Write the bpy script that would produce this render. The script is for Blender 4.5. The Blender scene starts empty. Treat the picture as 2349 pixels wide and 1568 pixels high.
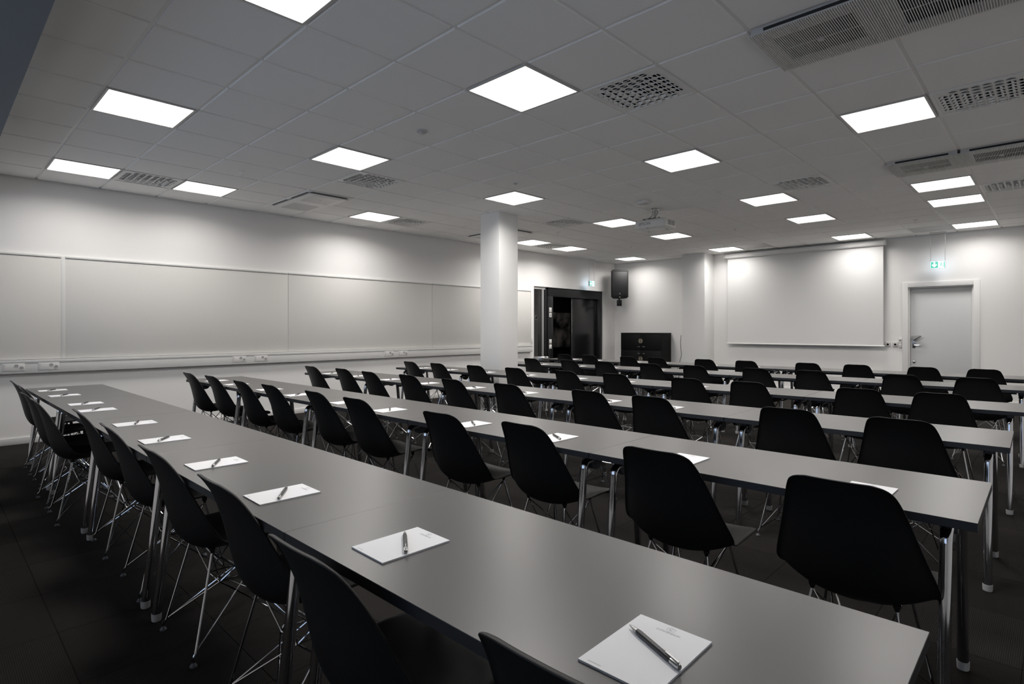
import bpy, bmesh, math, random
from mathutils import Vector, Matrix
from math import pi, sin, cos, radians
random.seed(7)
SC = bpy.context.scene
COL = SC.collection

# ------------------------------------------------------------------ camera, world, exposure
CAM_H = 1.30
YAW = 0.7632                      # heading from the +X axis (X runs along the board wall, Y towards it)
W_PX, H_PX, F_PX, CX, CY = 2349.0, 1568.0, 1301.6, 1183.5, 754.5
ZC = CAM_H + 2.8704 * 0.6         # ceiling height 3.02 m
cam = bpy.data.cameras.new('camera'); cam_o = bpy.data.objects.new('camera', cam); COL.objects.link(cam_o)
cam.sensor_width = 36.0; cam.lens = F_PX * 36.0 / W_PX
cam.shift_x = (W_PX / 2 - CX) / W_PX
cam.shift_y = (CY - H_PX / 2) / W_PX
cam.clip_start = 0.02; cam.clip_end = 100
cam_o.location = (0, 0, CAM_H); cam_o.rotation_euler = (pi / 2, 0, YAW - pi / 2)
SC.camera = cam_o

world = bpy.data.worlds.new('dusk_sky'); SC.world = world; world.use_nodes = True
bgn = world.node_tree.nodes['Background']
bgn.inputs['Color'].default_value = (0.48, 0.58, 0.76, 1); bgn.inputs['Strength'].default_value = 2.0

PANEL_STRENGTH = 2.2      # glow of the diffusers themselves
PANEL_WATT = 17.0         # LED source behind each prismatic diffuser
PANEL_SPREAD = 157.0
FRONT_DIM = 0.60          # the panels along the screen wall and in the left window corner are dimmed
SC.view_settings.view_transform = 'Standard'; SC.view_settings.look = 'None'
SC.view_settings.exposure = 0.25; SC.view_settings.gamma = 1.0; SC.view_settings.use_curve_mapping = False
try:
    SC.cycles.use_denoising = True; SC.cycles.use_adaptive_sampling = True; SC.cycles.adaptive_threshold = 0.08
    SC.cycles.max_bounces = 7; SC.cycles.diffuse_bounces = 5; SC.cycles.glossy_bounces = 2
    SC.cycles.caustics_reflective = False; SC.cycles.caustics_refractive = False
    SC.cycles.sample_clamp_indirect = 6.0
except Exception:
    pass

# ------------------------------------------------------------------ materials
def mat(name, col, rough=0.5, metal=0.0, nscale=0.0, namt=0.0, bump=0.0, spec=0.5, emit=None, estr=0.0, alpha=1.0, coat=0.0):
    m = bpy.data.materials.new(name); m.use_nodes = True
    nt = m.node_tree; b = nt.nodes['Principled BSDF']
    b.inputs['Roughness'].default_value = rough; b.inputs['Metallic'].default_value = metal
    b.inputs['Specular IOR Level'].default_value = spec
    b.inputs['Coat Weight'].default_value = coat
    b.inputs['Alpha'].default_value = alpha
    c = (col[0], col[1], col[2], 1)
    b.inputs['Base Color'].default_value = c
    if nscale > 0:
        tc = nt.nodes.new('ShaderNodeTexCoord'); ns = nt.nodes.new('ShaderNodeTexNoise')
        ns.inputs['Scale'].default_value = nscale; ns.inputs['Detail'].default_value = 4
        nt.links.new(tc.outputs['Object'], ns.inputs['Vector'])
        if namt > 0:
            mx = nt.nodes.new('ShaderNodeMix'); mx.data_type = 'RGBA'
            mx.inputs[6].default_value = tuple(v * (1 - namt) for v in col) + (1,)
            mx.inputs[7].default_value = tuple(min(1, v * (1 + namt)) for v in col) + (1,)
            nt.links.new(ns.outputs['Fac'], mx.inputs[0]); nt.links.new(mx.outputs[2], b.inputs['Base Color'])
        if bump > 0:
            bp = nt.nodes.new('ShaderNodeBump'); bp.inputs['Strength'].default_value = bump; bp.inputs['Distance'].default_value = 0.002
            nt.links.new(ns.outputs['Fac'], bp.inputs['Height']); nt.links.new(bp.outputs['Normal'], b.inputs['Normal'])
    if emit:
        b.inputs['Emission Color'].default_value = tuple(emit) + (1,); b.inputs['Emission Strength'].default_value = estr
    return m

M = {}
M['wall'] = mat('wall_paint', (0.89, 0.877, 0.862), 0.75, nscale=300, namt=0.01, bump=0.08, spec=0.25)
M['pillar'] = mat('pillar_paint', (0.86, 0.855, 0.845), 0.55, nscale=300, namt=0.01, bump=0.05, spec=0.3)
M['tile'] = mat('mineral_tile', (0.95, 0.94, 0.925), 0.9, nscale=400, namt=0.03, bump=0.1, spec=0.1)
M['bar'] = mat('white_steel_bar', (0.88, 0.87, 0.85), 0.45, nscale=40, namt=0.02, spec=0.4)
M['void'] = mat('plenum_dark', (0.03, 0.03, 0.03), 0.9, nscale=5, namt=0.2)
M['soffit'] = mat('soffit_paint', (0.24, 0.275, 0.32), 0.8, nscale=200, namt=0.01, spec=0.2)
M['white'] = mat('white_lacquer', (0.80, 0.795, 0.78), 0.35, nscale=60, namt=0.01, spec=0.4)
M['doorpaint'] = mat('door_paint', (0.66, 0.665, 0.665), 0.45, nscale=60, namt=0.01, spec=0.4)
M['plastic_white'] = mat('white_plastic', (0.75, 0.74, 0.72), 0.35, nscale=80, namt=0.01)
M['trunk'] = mat('trunking_enamel', (0.72, 0.715, 0.70), 0.4, nscale=80, namt=0.01)
M['frame'] = mat('panel_frame', (0.58, 0.57, 0.56), 0.4, nscale=60, namt=0.02)
M['lamp'] = mat('led_diffuser', (0.9, 0.9, 0.9), 0.5, emit=(1.0, 0.965, 0.93), estr=PANEL_STRENGTH)
M['black'] = mat('black_shell_plastic', (0.0075, 0.0076, 0.008), 0.5, nscale=500, namt=0.15, bump=0.03, spec=0.36)
M['blackmetal'] = mat('black_powder_coat', (0.010, 0.010, 0.011), 0.33, nscale=120, namt=0.1, spec=0.4)
M['blackgloss'] = mat('black_glossy_leaf', (0.009, 0.009, 0.010), 0.22, nscale=20, namt=0.1, spec=0.45)
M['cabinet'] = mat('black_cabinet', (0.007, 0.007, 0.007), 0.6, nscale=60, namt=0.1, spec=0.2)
M['chrome'] = mat('chrome', (0.62, 0.63, 0.66), 0.09, 1.0, nscale=30, namt=0.03)
M['steel'] = mat('brushed_steel', (0.55, 0.55, 0.55), 0.25, 1.0, nscale=80, namt=0.05)
M['brass'] = mat('satin_brass', (0.55, 0.50, 0.40), 0.4, 0.9, nscale=80, namt=0.05)
M['greyplastic'] = mat('grey_plastic', (0.45, 0.45, 0.45), 0.5, nscale=60, namt=0.03)
M['bracket'] = mat('graphite_bracket', (0.08, 0.085, 0.095), 0.45, nscale=60, namt=0.05)
M['laminate'] = mat('grey_laminate', (0.100, 0.097, 0.094), 0.32, nscale=700, namt=0.05, bump=0.02, spec=0.6)
M['edge'] = mat('dark_edge_band', (0.016, 0.018, 0.022), 0.45, nscale=100, namt=0.05)
M['paper'] = mat('paper', (0.86, 0.86, 0.87), 0.7, nscale=100, namt=0.01, spec=0.2)
M['print'] = mat('grey_print', (0.30, 0.30, 0.31), 0.7, nscale=100, namt=0.02)
M['pen'] = mat('pen_barrel', (0.025, 0.025, 0.027), 0.35, nscale=100, namt=0.05)
M['board'] = mat('linen_board', (0.70, 0.687, 0.66), 0.85, nscale=250, namt=0.03, bump=0.1, spec=0.15)
M['screen'] = mat('screen_cloth', (0.80, 0.795, 0.785), 0.6, nscale=60, namt=0.01, spec=0.25)
M['speaker'] = mat('speaker_body', (0.014, 0.014, 0.014), 0.55, nscale=200, namt=0.1)
M['grille'] = mat('speaker_grille', (0.016, 0.016, 0.017), 0.5, nscale=900, namt=0.5, bump=0.4)
M['greyprint'] = mat('logo_grey', (0.22, 0.22, 0.23), 0.5, nscale=100, namt=0.02)
M['cable'] = mat('cable_rubber', (0.02, 0.02, 0.02), 0.5, nscale=100, namt=0.1)
M['green'] = mat('exit_green', (0.02, 0.25, 0.18), 0.4, emit=(0.09, 0.42, 0.30), estr=1.0)
M['exitwhite'] = mat('exit_white', (0.8, 0.85, 0.9), 0.4, emit=(0.75, 0.92, 1.0), estr=1.7)
M['exitglow'] = mat('exit_edge', (0.8, 0.85, 0.9), 0.4, emit=(0.55, 0.80, 1.0), estr=2.2)

def carpet_mat():
    m = bpy.data.materials.new('ribbed_carpet'); m.use_nodes = True
    nt = m.node_tree; b = nt.nodes['Principled BSDF']
    b.inputs['Roughness'].default_value = 0.95; b.inputs['Specular IOR Level'].default_value = 0.1
    tc = nt.nodes.new('ShaderNodeTexCoord')
    wv = nt.nodes.new('ShaderNodeTexWave'); wv.inputs['Scale'].default_value = 46; wv.inputs['Distortion'].default_value = 0.6
    wv.inputs['Detail'].default_value = 2
    ns = nt.nodes.new('ShaderNodeTexNoise'); ns.inputs['Scale'].default_value = 160; ns.inputs['Detail'].default_value = 3
    oi = nt.nodes.new('ShaderNodeObjectInfo')
    nt.links.new(tc.outputs['Object'], wv.inputs['Vector']); nt.links.new(tc.outputs['Object'], ns.inputs['Vector'])
    ml = nt.nodes.new('ShaderNodeMath'); ml.operation = 'MULTIPLY'
    nt.links.new(wv.outputs['Fac'], ml.inputs[0]); nt.links.new(ns.outputs['Fac'], ml.inputs[1])
    cr = nt.nodes.new('ShaderNodeValToRGB')
    cr.color_ramp.elements[0].color = (0.014, 0.0128, 0.0118, 1); cr.color_ramp.elements[1].color = (0.036, 0.032, 0.029, 1)
    nt.links.new(ml.outputs[0], cr.inputs['Fac'])
    hs = nt.nodes.new('ShaderNodeHueSaturation')
    mr = nt.nodes.new('ShaderNodeMapRange'); mr.inputs['To Min'].default_value = 0.86; mr.inputs['To Max'].default_value = 1.14
    nt.links.new(oi.outputs['Random'], mr.inputs['Value']); nt.links.new(mr.outputs['Result'], hs.inputs['Value'])
    nt.links.new(cr.outputs['Color'], hs.inputs['Color']); nt.links.new(hs.outputs['Color'], b.inputs['Base Color'])
    bp = nt.nodes.new('ShaderNodeBump'); bp.inputs['Strength'].default_value = 0.5; bp.inputs['Distance'].default_value = 0.003
    nt.links.new(ml.outputs[0], bp.inputs['Height']); nt.links.new(bp.outputs['Normal'], b.inputs['Normal'])
    return m
M['carpet'] = carpet_mat()

def glass_mat(name, tint, refl):
    m = bpy.data.materials.new(name); m.use_nodes = True
    nt = m.node_tree; nt.nodes.clear()
    o = nt.nodes.new('ShaderNodeOutputMaterial'); mx = nt.nodes.new('ShaderNodeMixShader')
    t = nt.nodes.new('ShaderNodeBsdfTransparent'); t.inputs['Color'].default_value = tint + (1,)
    g = nt.nodes.new('ShaderNodeBsdfGlossy'); g.inputs['Roughness'].default_value = 0.03
    fr = nt.nodes.new('ShaderNodeFresnel'); fr.inputs['IOR'].default_value = refl
    nt.links.new(fr.outputs[0], mx.inputs[0]); nt.links.new(t.outputs[0], mx.inputs[1]); nt.links.new(g.outputs[0], mx.inputs[2])
    nt.links.new(mx.outputs[0], o.inputs[0]); return m
M['glass'] = glass_mat('window_glass', (0.85, 0.88, 0.9), 1.45)
M['smoked'] = glass_mat('smoked_glass', (0.25, 0.25, 0.26), 2.1)

def picture_mat():
    m = bpy.data.materials.new('dark_cloud_print'); m.use_nodes = True
    nt = m.node_tree; b = nt.nodes['Principled BSDF']; b.inputs['Roughness'].default_value = 0.5
    tc = nt.nodes.new('ShaderNodeTexCoord'); ns = nt.nodes.new('ShaderNodeTexNoise'); ns.inputs['Scale'].default_value = 2.2; ns.inputs['Detail'].default_value = 5
    cr = nt.nodes.new('ShaderNodeValToRGB'); cr.color_ramp.elements[0].position = 0.42; cr.color_ramp.elements[1].position = 0.72
    cr.color_ramp.elements[0].color = (0.004, 0.004, 0.004, 1); cr.color_ramp.elements[1].color = (0.5, 0.46, 0.44, 1)
    nt.links.new(tc.outputs['Object'], ns.inputs['Vector']); nt.links.new(ns.outputs['Fac'], cr.inputs['Fac']); nt.links.new(cr.outputs['Color'], b.inputs['Base Color'])
    return m
M['picture'] = picture_mat()

# ------------------------------------------------------------------ mesh helpers
def box(bm, x0, x1, y0, y1, z0, z1):
    r = bmesh.ops.create_cube(bm, size=1.0)
    for v in r['verts']:
        v.co = Vector((x0 + (v.co.x + .5) * (x1 - x0), y0 + (v.co.y + .5) * (y1 - y0), z0 + (v.co.z + .5) * (z1 - z0)))
    return r['verts']
def bbox(bm, x0, x1, y0, y1, z0, z1, bev=0.004, seg=2):
    vs = box(bm, x0, x1, y0, y1, z0, z1)
    es = list({e for v in vs for e in v.link_edges})
    bmesh.ops.bevel(bm, geom=es, offset=bev, segments=seg, affect='EDGES', profile=0.5)
def tube(bm, pts, r, seg=10, caps=True, r_end=None):
    pts = [Vector(p) for p in pts]; rings = []
    n = len(pts)
    for i, p in enumerate(pts):
        a = pts[max(0, i - 1)]; b = pts[min(n - 1, i + 1)]
        t = (b - a).normalized()
        ref = Vector((0, 0, 1)) if abs(t.z) < 0.9 else Vector((1, 0, 0))
        if rings:
            s = (prev_s - t * prev_s.dot(t)).normalized()
        else:
            s = t.cross(ref).normalized()
        prev_s = s; q = t.cross(s)
        rr = r if r_end is None else r + (r_end - r) * i / (n - 1)
        rings.append([bm.verts.new(p + (s * cos(2 * pi * k / seg) + q * sin(2 * pi * k / seg)) * rr) for k in range(seg)])
    for a, b in zip(rings[:-1], rings[1:]):
        for k in range(seg):
            bm.faces.new((a[k], a[(k + 1) % seg], b[(k + 1) % seg], b[k]))
    if caps:
        bm.faces.new(list(reversed(rings[0]))); bm.faces.new(rings[-1])
def corner(pts, r, n=5):
    """round the inner corners of a polyline"""
    pts = [Vector(p) for p in pts]; out = [pts[0]]
    for a, b, c in zip(pts[:-2], pts[1:-1], pts[2:]):
        d1 = (a - b).normalized(); d2 = (c - b).normalized()
        p1 = b + d1 * r; p2 = b + d2 * r
        for k in range(n + 1):
            t = k / n; out.append((1 - t) ** 2 * p1 + 2 * t * (1 - t) * b + t * t * p2)
    return out + [pts[-1]]
def lathe(bm, prof, seg=24, c=(0, 0, 0), axis='z'):
    rings = []
    for r, h in prof:
        ring = []
        for k in range(seg):
            a = 2 * pi * k / seg
            p = (r * cos(a), r * sin(a), h) if axis == 'z' else ((h, r * cos(a), r * sin(a)) if axis == 'x' else (r * sin(a), h, r * cos(a)))
            ring.append(bm.verts.new(Vector(p) + Vector(c)))
        rings.append(ring)
    for a, b in zip(rings[:-1], rings[1:]):
        for k in range(seg):
            bm.faces.new((a[k], a[(k + 1) % seg], b[(k + 1) % seg], b[k]))
    if prof[0][0] > 1e-6: bm.faces.new(list(reversed(rings[0])))
    if prof[-1][0] > 1e-6: bm.faces.new(rings[-1])
def poly(bm, pts, ext=None):
    """polygon from 3-D points; ext = vector to extrude along"""
    vs = [bm.verts.new(p) for p in pts]; f = bm.faces.new(vs)
    if ext is not None:
        e = Vector(ext); ws = [bm.verts.new(Vector(p) + e) for p in pts]
        n = len(vs)
        for k in range(n): bm.faces.new((vs[k], vs[(k + 1) % n], ws[(k + 1) % n], ws[k]))
        bm.faces.new(list(reversed(ws)))
def mesh_of(name, bm, m, smooth=True, ang=35):
    bmesh.ops.recalc_face_normals(bm, faces=bm.faces)
    me = bpy.data.meshes.new(name); bm.to_mesh(me); bm.free()
    if smooth:
        me.polygons.foreach_set('use_smooth', [True] * len(me.polygons))
        me.set_sharp_from_angle(angle=radians(ang))
    me.materials.append(m); me.update()
    return me
def link(name, me, parent=None, loc=None, rotz=None):
    o = bpy.data.objects.new(name, me); COL.objects.link(o)
    if parent is not None: o.parent = parent
    if loc is not None: o.location = loc
    if rotz is not None: o.rotation_euler = (0, 0, rotz)
    return o
def obj(name, bm, m, parent=None, smooth=True, loc=None, ang=35):
    return link(name, mesh_of(name, bm, M[m], smooth, ang), parent, loc)
def B():
    return bmesh.new()
def boxo(name, dims, m, parent=None, bev=0.0, loc=None):
    bm = B()
    if bev: bbox(bm, *dims, bev)
    else: box(bm, *dims)
    return obj(name, bm, m, parent, smooth=bool(bev), loc=loc)
def tag(o, label=None, cat=None, group=None, kind=None):
    if label: o['label'] = label
    if cat: o['category'] = cat
    if group: o['group'] = group
    if kind: o['kind'] = kind
    return o
def thing(name, label, cat, loc=(0, 0, 0), rotz=0.0, group=None):
    o = bpy.data.objects.new(name, None); COL.objects.link(o); o.empty_display_size = 0.1
    o.location = loc; o.rotation_euler = (0, 0, rotz)
    return tag(o, label, cat, group)
def copy_tree(src, loc, rotz, label):
    def cp(o, par):
        c = o.copy(); COL.objects.link(c); c.parent = par
        for ch in o.children: cp(ch, c)
        return c
    r = cp(src, None); r.location = loc; r.rotation_euler = (0, 0, rotz); r['label'] = label
    return r
def struct(o):
    o['kind'] = 'structure'; return o
def text_mesh(s, size, depth=0.0):
    cu = bpy.data.curves.new('lettering', 'FONT'); cu.body = s; cu.size = size; cu.extrude = depth
    cu.align_x = 'CENTER'; cu.align_y = 'CENTER'; cu.resolution_u = 3
    o = bpy.data.objects.new('lettering_tmp', cu); COL.objects.link(o)
    dg = bpy.context.evaluated_depsgraph_get(); me = bpy.data.meshes.new_from_object(o.evaluated_get(dg))
    bpy.data.objects.remove(o); bpy.data.curves.remove(cu)
    return me
ORD = ['', 'second ', 'third ', 'fourth ', 'fifth ', 'sixth ', 'seventh ', 'eighth ', 'ninth ', 'tenth ']
def pos_word(k, n):
    """k = 0 is the right end"""
    if k == 0: return 'rightmost'
    if k == n - 1: return 'leftmost'
    if k < n / 2: return ORD[k] + 'from the right'
    return ORD[n - 1 - k] + 'from the left'

# ------------------------------------------------------------------ room shell
XB, XF, YR, YL = -1.10, 12.68, -1.40, 8.497      # window wall, screen wall, right wall, board wall
ZT = 3.30
def proj(x, y, z):
    dx, dy, dz = x, y, z - CAM_H
    d = dx * cos(YAW) + dy * sin(YAW)
    if d < 0.05: return None
    return CX + F_PX * (dx * sin(YAW) - dy * cos(YAW)) / d, CY - F_PX * dz / d, d
def in_view(x0, x1, y0, y1, z, m=20):
    for a in range(4):
        for b in range(4):
            p = proj(x0 + (x1 - x0) * a / 3, y0 + (y1 - y0) * b / 3, z)
            if p and -m < p[0] < W_PX + m and -m < p[1] < H_PX + m: return p[2]
    return None

# floor: slab with carpet tiles laid on it
floor = struct(boxo('floor', (XB, XF, YR, YL, -0.12, -0.006), 'carpet'))
T = 0.5
bm = B(); bbox(bm, -T / 2 + .0006, T / 2 - .0006, -T / 2 + .0006, T / 2 - .0006, -0.007, 0.0, 0.0015, 1)
carpet_me = mesh_of('carpet_tile', bm, M['carpet'])
cells = []
nx = int((XF - XB) / T) + 1; ny = int((YL - YR) / T) + 1
for a in range(nx):
    for b in range(ny):
        x0, y0 = XB + a * T, YR + b * T
        if x0 + T > XF + .3 or y0 + T > YL + .3: pass
        d = in_view(x0, x0 + T, y0, y0 + T, 0.0, 0)
        cells.append((d if d else 999, a, b, x0, y0))
cells.sort()
bm_rest = B()
for k, (d, a, b, x0, y0) in enumerate(cells):
    x1, y1 = min(x0 + T, XF), min(y0 + T, YL)
    if x1 - x0 < .02 or y1 - y0 < .02: continue
    whole = x1 - x0 > T - 1e-6 and y1 - y0 > T - 1e-6
    if d < 900 and k < 290 and whole:
        o = link('carpet_tile', carpet_me, floor, (x0 + T / 2, y0 + T / 2, 0), (pi / 2) * ((a + b) % 2))
    else:
        bbox(bm_rest, x0 + .0006, x1 - .0006, y0 + .0006, y1 - .0006, -0.007, 0.0, 0.0015, 1)
tag(obj('carpet_tiles_far', bm_rest, 'carpet', floor), kind='stuff')

# walls
def wall_with_hole(name, axis, plane, thick, span, z0, z1, holes, m='wall'):
    """axis 'x': wall plane x=plane, runs along y; holes = list of (a0,a1,h0,h1)"""
    bm = B()
    cuts = sorted(holes)
    def blk(a0, a1, h0, h1):
        if a1 - a0 < 1e-5 or h1 - h0 < 1e-5: return
        p0, p1 = sorted((plane, plane + thick))
        if axis == 'x': box(bm, p0, p1, a0, a1, h0, h1)
        else: box(bm, a0, a1, p0, p1, h0, h1)
    cur = span[0]
    for a0, a1, h0, h1 in cuts:
        blk(cur, a0, z0, z1); blk(a0, a1, z0, h0); blk(a0, a1, h1, z1); cur = a1
    blk(cur, span[1], z0, z1)
    return struct(obj(name, bm, m, smooth=False))
DX0, DX1, DH = 9.455, 12.148, 2.275        # black portal opening in the board wall
PY0, PY1, PH = 1.065, 2.035, 2.085         # white door opening in the screen wall
wall_left = wall_with_hole('wall_left', 'y', YL, 0.14, (XB - .2, XF + .2), -0.1, ZT, [(DX0, DX1, -0.05, DH)])
wall_front = wall_with_hole('wall_front', 'x', XF, 0.15, (YR - .2, YL), -0.1, ZT, [(PY0, PY1, -0.05, PH)])
wall_right = struct(boxo('wall_right', (XB - .2, XF, YR - .2, YR, -0.1, ZT), 'wall'))
wins = [(-1.0 + 1.9 * k, -1.0 + 1.9 * k + 1.7) for k in range(5)]
wall_back = wall_with_hole('wall_back', 'x', XB, -0.2, (YR, YL), -0.1, ZT, [(a, b, 0.85, 2.55) for a, b in wins])
for k, (a, b) in enumerate(wins):
    bm = B(); x0, x1 = XB - .14, XB - .08
    for s in ((a, a + .06, .85, 2.55), (b - .06, b, .85, 2.55), (a + .06, b - .06, .85, .91), (a + .06, b - .06, 2.49, 2.55), ((a + b) / 2 - .03, (a + b) / 2 + .03, .91, 2.49)):
        box(bm, x0, x1, s[0], s[1], s[2], s[3])
    w = struct(obj('window_%d' % (k + 1), bm, 'white', smooth=False))
    for a2, b2 in ((a + .06, (a + b) / 2 - .03), ((a + b) / 2 + .03, b - .06)):
        boxo('pane', (XB - .115, XB - .109, a2, b2, .91, 2.49), 'glass', w)
    boxo('window_sill', (XB - .08, XB + .12, a - .02, b + .02, .82, .848), 'white', w, bev=.004)
# lowered soffit along the windows
SOF_Z = 2.72; SOF_X = 0.48 * (SOF_Z - CAM_H) / (ZC - CAM_H)
struct(boxo('ceiling_soffit', (XB, SOF_X, YR, YL, SOF_Z, ZT), 'soffit', bev=.002))
# square pillar and wall pilaster
pil = struct(boxo('wall_pillar', (5.825, 6.225, 5.915, 6.315, 0, ZT - .02), 'pillar', bev=.004))
pst = struct(boxo('wall_pilaster', (12.20, XF + .02, 5.775, 6.325, -.05, ZT - .02), 'pillar', bev=.004))
# baseboards
struct(boxo('baseboard_left', (XB, 9.44, YL - .014, YL, 0, .075), 'white', bev=.003))
struct(boxo('baseboard_corner', (12.16, XF, YL - .014, YL, 0, .075), 'white', bev=.003))
struct(boxo('baseboard_front', (XF - .014, XF, 2.13, 5.775, 0, .075), 'white', bev=.003))
struct(boxo('baseboard_front_corner', (XF - .014, XF, 6.325, YL - .014, 0, .075), 'white', bev=.003))
struct(boxo('baseboard_front_right', (XF - .014, XF, YR, .98, 0, .075), 'white', bev=.003))
bm = B(); box(bm, 5.81, 6.24, 5.90, 5.915, 0, .075); box(bm, 5.81, 5.825, 5.915, 6.33, 0, .075); box(bm, 6.225, 6.24, 5.915, 6.33, 0, .075); box(bm, 5.825, 6.225, 6.315, 6.33, 0, .075)
struct(obj('baseboard_pillar', bm, 'white', smooth=False))

# ------------------------------------------------------------------ ceiling grid
G = 0.6
def gx(i): return (i + 4.499) * G
def gy(j): return (j + 4.1616) * G
LIGHTS = [(-1, -3), (-3, 0), (-3, 4), (0, 0), (-3, 8), (-1, 8), (0, 4), (4, 0), (4, -3), (4, 4), (3, 8), (8, 0), (11, 0), (9, -3), (11, -3), (15, -3), (15, 0), (8, 4), (11, 4), (9, 8), (11, 8), (15, 8), (15, 4)]
DIFFS = [(1, -1), (-2, 8), (1, 5), (4, -4), (7, -1), (4, 8), (7, 5), (10, -4), (10, 8)]
GRILLS = [(1, -3), (1, -4), (7, -3), (7, -4)]
CASS = [(1, 7), (1, 8), (7, 7), (7, 8)]
HATCH = [(15, -2), (15, 3)]
ceiling = struct(boxo('ceiling', (XB, XF, YR, YL, ZT - .02, ZT + .1), 'void'))
used = set(LIGHTS + DIFFS + GRILLS + CASS + HATCH)
def tile_bm(bm, x0, x1, y0, y1):
    g, c, h = 0.0125, 0.004, 0.022
    x0 += g; x1 -= g; y0 += g; y1 -= g
    lo = [(x0 + c, y0 + c), (x1 - c, y0 + c), (x1 - c, y1 - c), (x0 + c, y1 - c)]
    hi = [(x0, y0), (x1, y0), (x1, y1), (x0, y1)]
    r0 = [bm.verts.new((x, y, ZC)) for x, y in lo]; r1 = [bm.verts.new((x, y, ZC + c)) for x, y in hi]; r2 = [bm.verts.new((x, y, ZC + h)) for x, y in hi]
    bm.faces.new(list(reversed(r0))); bm.faces.new(r2)
    for a, b in ((r0, r1), (r1, r2)):
        for k in range(4): bm.faces.new((a[k], a[(k + 1) % 4], b[(k + 1) % 4], b[k]))
bm = B(); tile_bm(bm, -G / 2, G / 2, -G / 2, G / 2); tile_me = mesh_of('ceiling_tile', bm, M['tile'], False)
bm_rest = B(); nrest = 0
for i in range(-5, 17):
    for j in range(-8, 10):
        if (i, j) in used: continue
        x0, x1, y0, y1 = max(gx(i), SOF_X), min(gx(i + 1), XF), max(gy(j), YR), min(gy(j + 1), YL)
        if x1 - x0 < .05 or y1 - y0 < .05: continue
        whole = x1 - x0 > G - 1e-4 and y1 - y0 > G - 1e-4
        vis = in_view(x0, x1, y0, y1, ZC, 10)
        if vis and whole:
            link('ceiling_tile', tile_me, ceiling, ((x0 + x1) / 2, (y0 + y1) / 2, 0))
        elif vis:
            bm = B(); tile_bm(bm, x0, x1, y0, y1); obj('ceiling_tile', bm, 'tile', ceiling, smooth=False)
        else:
            tile_bm(bm_rest, x0, x1, y0, y1); nrest += 1
tag(obj('ceiling_tiles_out_of_view', bm_rest, 'tile', ceiling, smooth=False), kind='stuff')
for j in range(-5, 10):
    boxo('grid_runner', (SOF_X, XF - .035, gy(j) - .012, gy(j) + .012, ZC + .011, ZC + .045), 'bar', ceiling)
for i in range(-3, 17):
    boxo('grid_crossbar', (gx(i) - .012, gx(i) + .012, YR, YL - .035, ZC + .0115, ZC + .041), 'bar', ceiling)
for h in HATCH:
    bm = B(); x0, y0 = gx(h[0]), gy(h[1])
    bbox(bm, x0 + .012, x0 + G - .012, y0 + .012, y0 + G - .012, ZC + .002, ZC + .02, .004, 1)
    obj('access_panel', bm, 'frame', ceiling)

# LED panels
def ring_frame(bm, o, i, z0, z1):
    for s in ((-o, o, -o, -i), (-o, o, i, o), (-o, -i, -i, i), (i, o, -i, i)):
        box(bm, s[0], s[1], s[2], s[3], z0, z1)
light_t = thing('ceiling_light', 'x', 'ceiling light', group='square LED ceiling panels')
bm = B(); ring_frame(bm, .291, .276, -.004, .02); obj('frame', bm, 'frame', light_t, smooth=False)
bm = B(); box(bm, -.276, .276, -.276, .276, .001, .006); obj('diffuser', bm, 'lamp', light_t, smooth=False)
bm = B(); box(bm, -.285, .285, -.285, .285, .021, .06); obj('housing', bm, 'bar', light_t, smooth=False)
led = bpy.data.lights.new('led_source', 'AREA'); led.shape = 'SQUARE'; led.size = 0.545; led.energy = PANEL_WATT; led.spread = radians(PANEL_SPREAD); led.color = (1.0, 0.965, 0.93)
led_front = led.copy(); led_front.energy = PANEL_WATT * FRONT_DIM
lo = bpy.data.objects.new('led_source', led); COL.objects.link(lo); lo.parent = light_t; lo.location = (0, 0, -.001)
rowname = {8: 'in the row along the board wall', 4: 'in second row from board wall', 0: 'in third row from board wall', -3: 'in the rightmost row'}
first = True
for j in (8, 4, 0, -3):
    ii = sorted(i for i, jj in LIGHTS if jj == j and (i, jj) != (-1, -3))
    for k, i in enumerate(ii + ([-1] if j == -3 else [])):
        lab = 'lit square ceiling panel %s, %s' % (rowname[j], 'nearest the camera' if k == 0 else ('farthest away' if k == len(ii) - 1 else ORD[k] + 'from the near end'))
        if k == len(ii): lab = 'lit square ceiling panel overhead, outside the picture'
        loc = (gx(i) + G / 2, gy(j) + G / 2, ZC)
        if first: light_t.location = loc; light_t['label'] = lab; first = False; lo.data = led_front; continue
        o = copy_tree(light_t, loc, 0, lab)
        for c in o.children:
            if c.type == 'LIGHT': c.data = led
        if i == 15 or (i, j) in ((-1, 8), (-3, 4)):
            for c in o.children:
                if c.type == 'LIGHT': c.data = led_front

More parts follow.
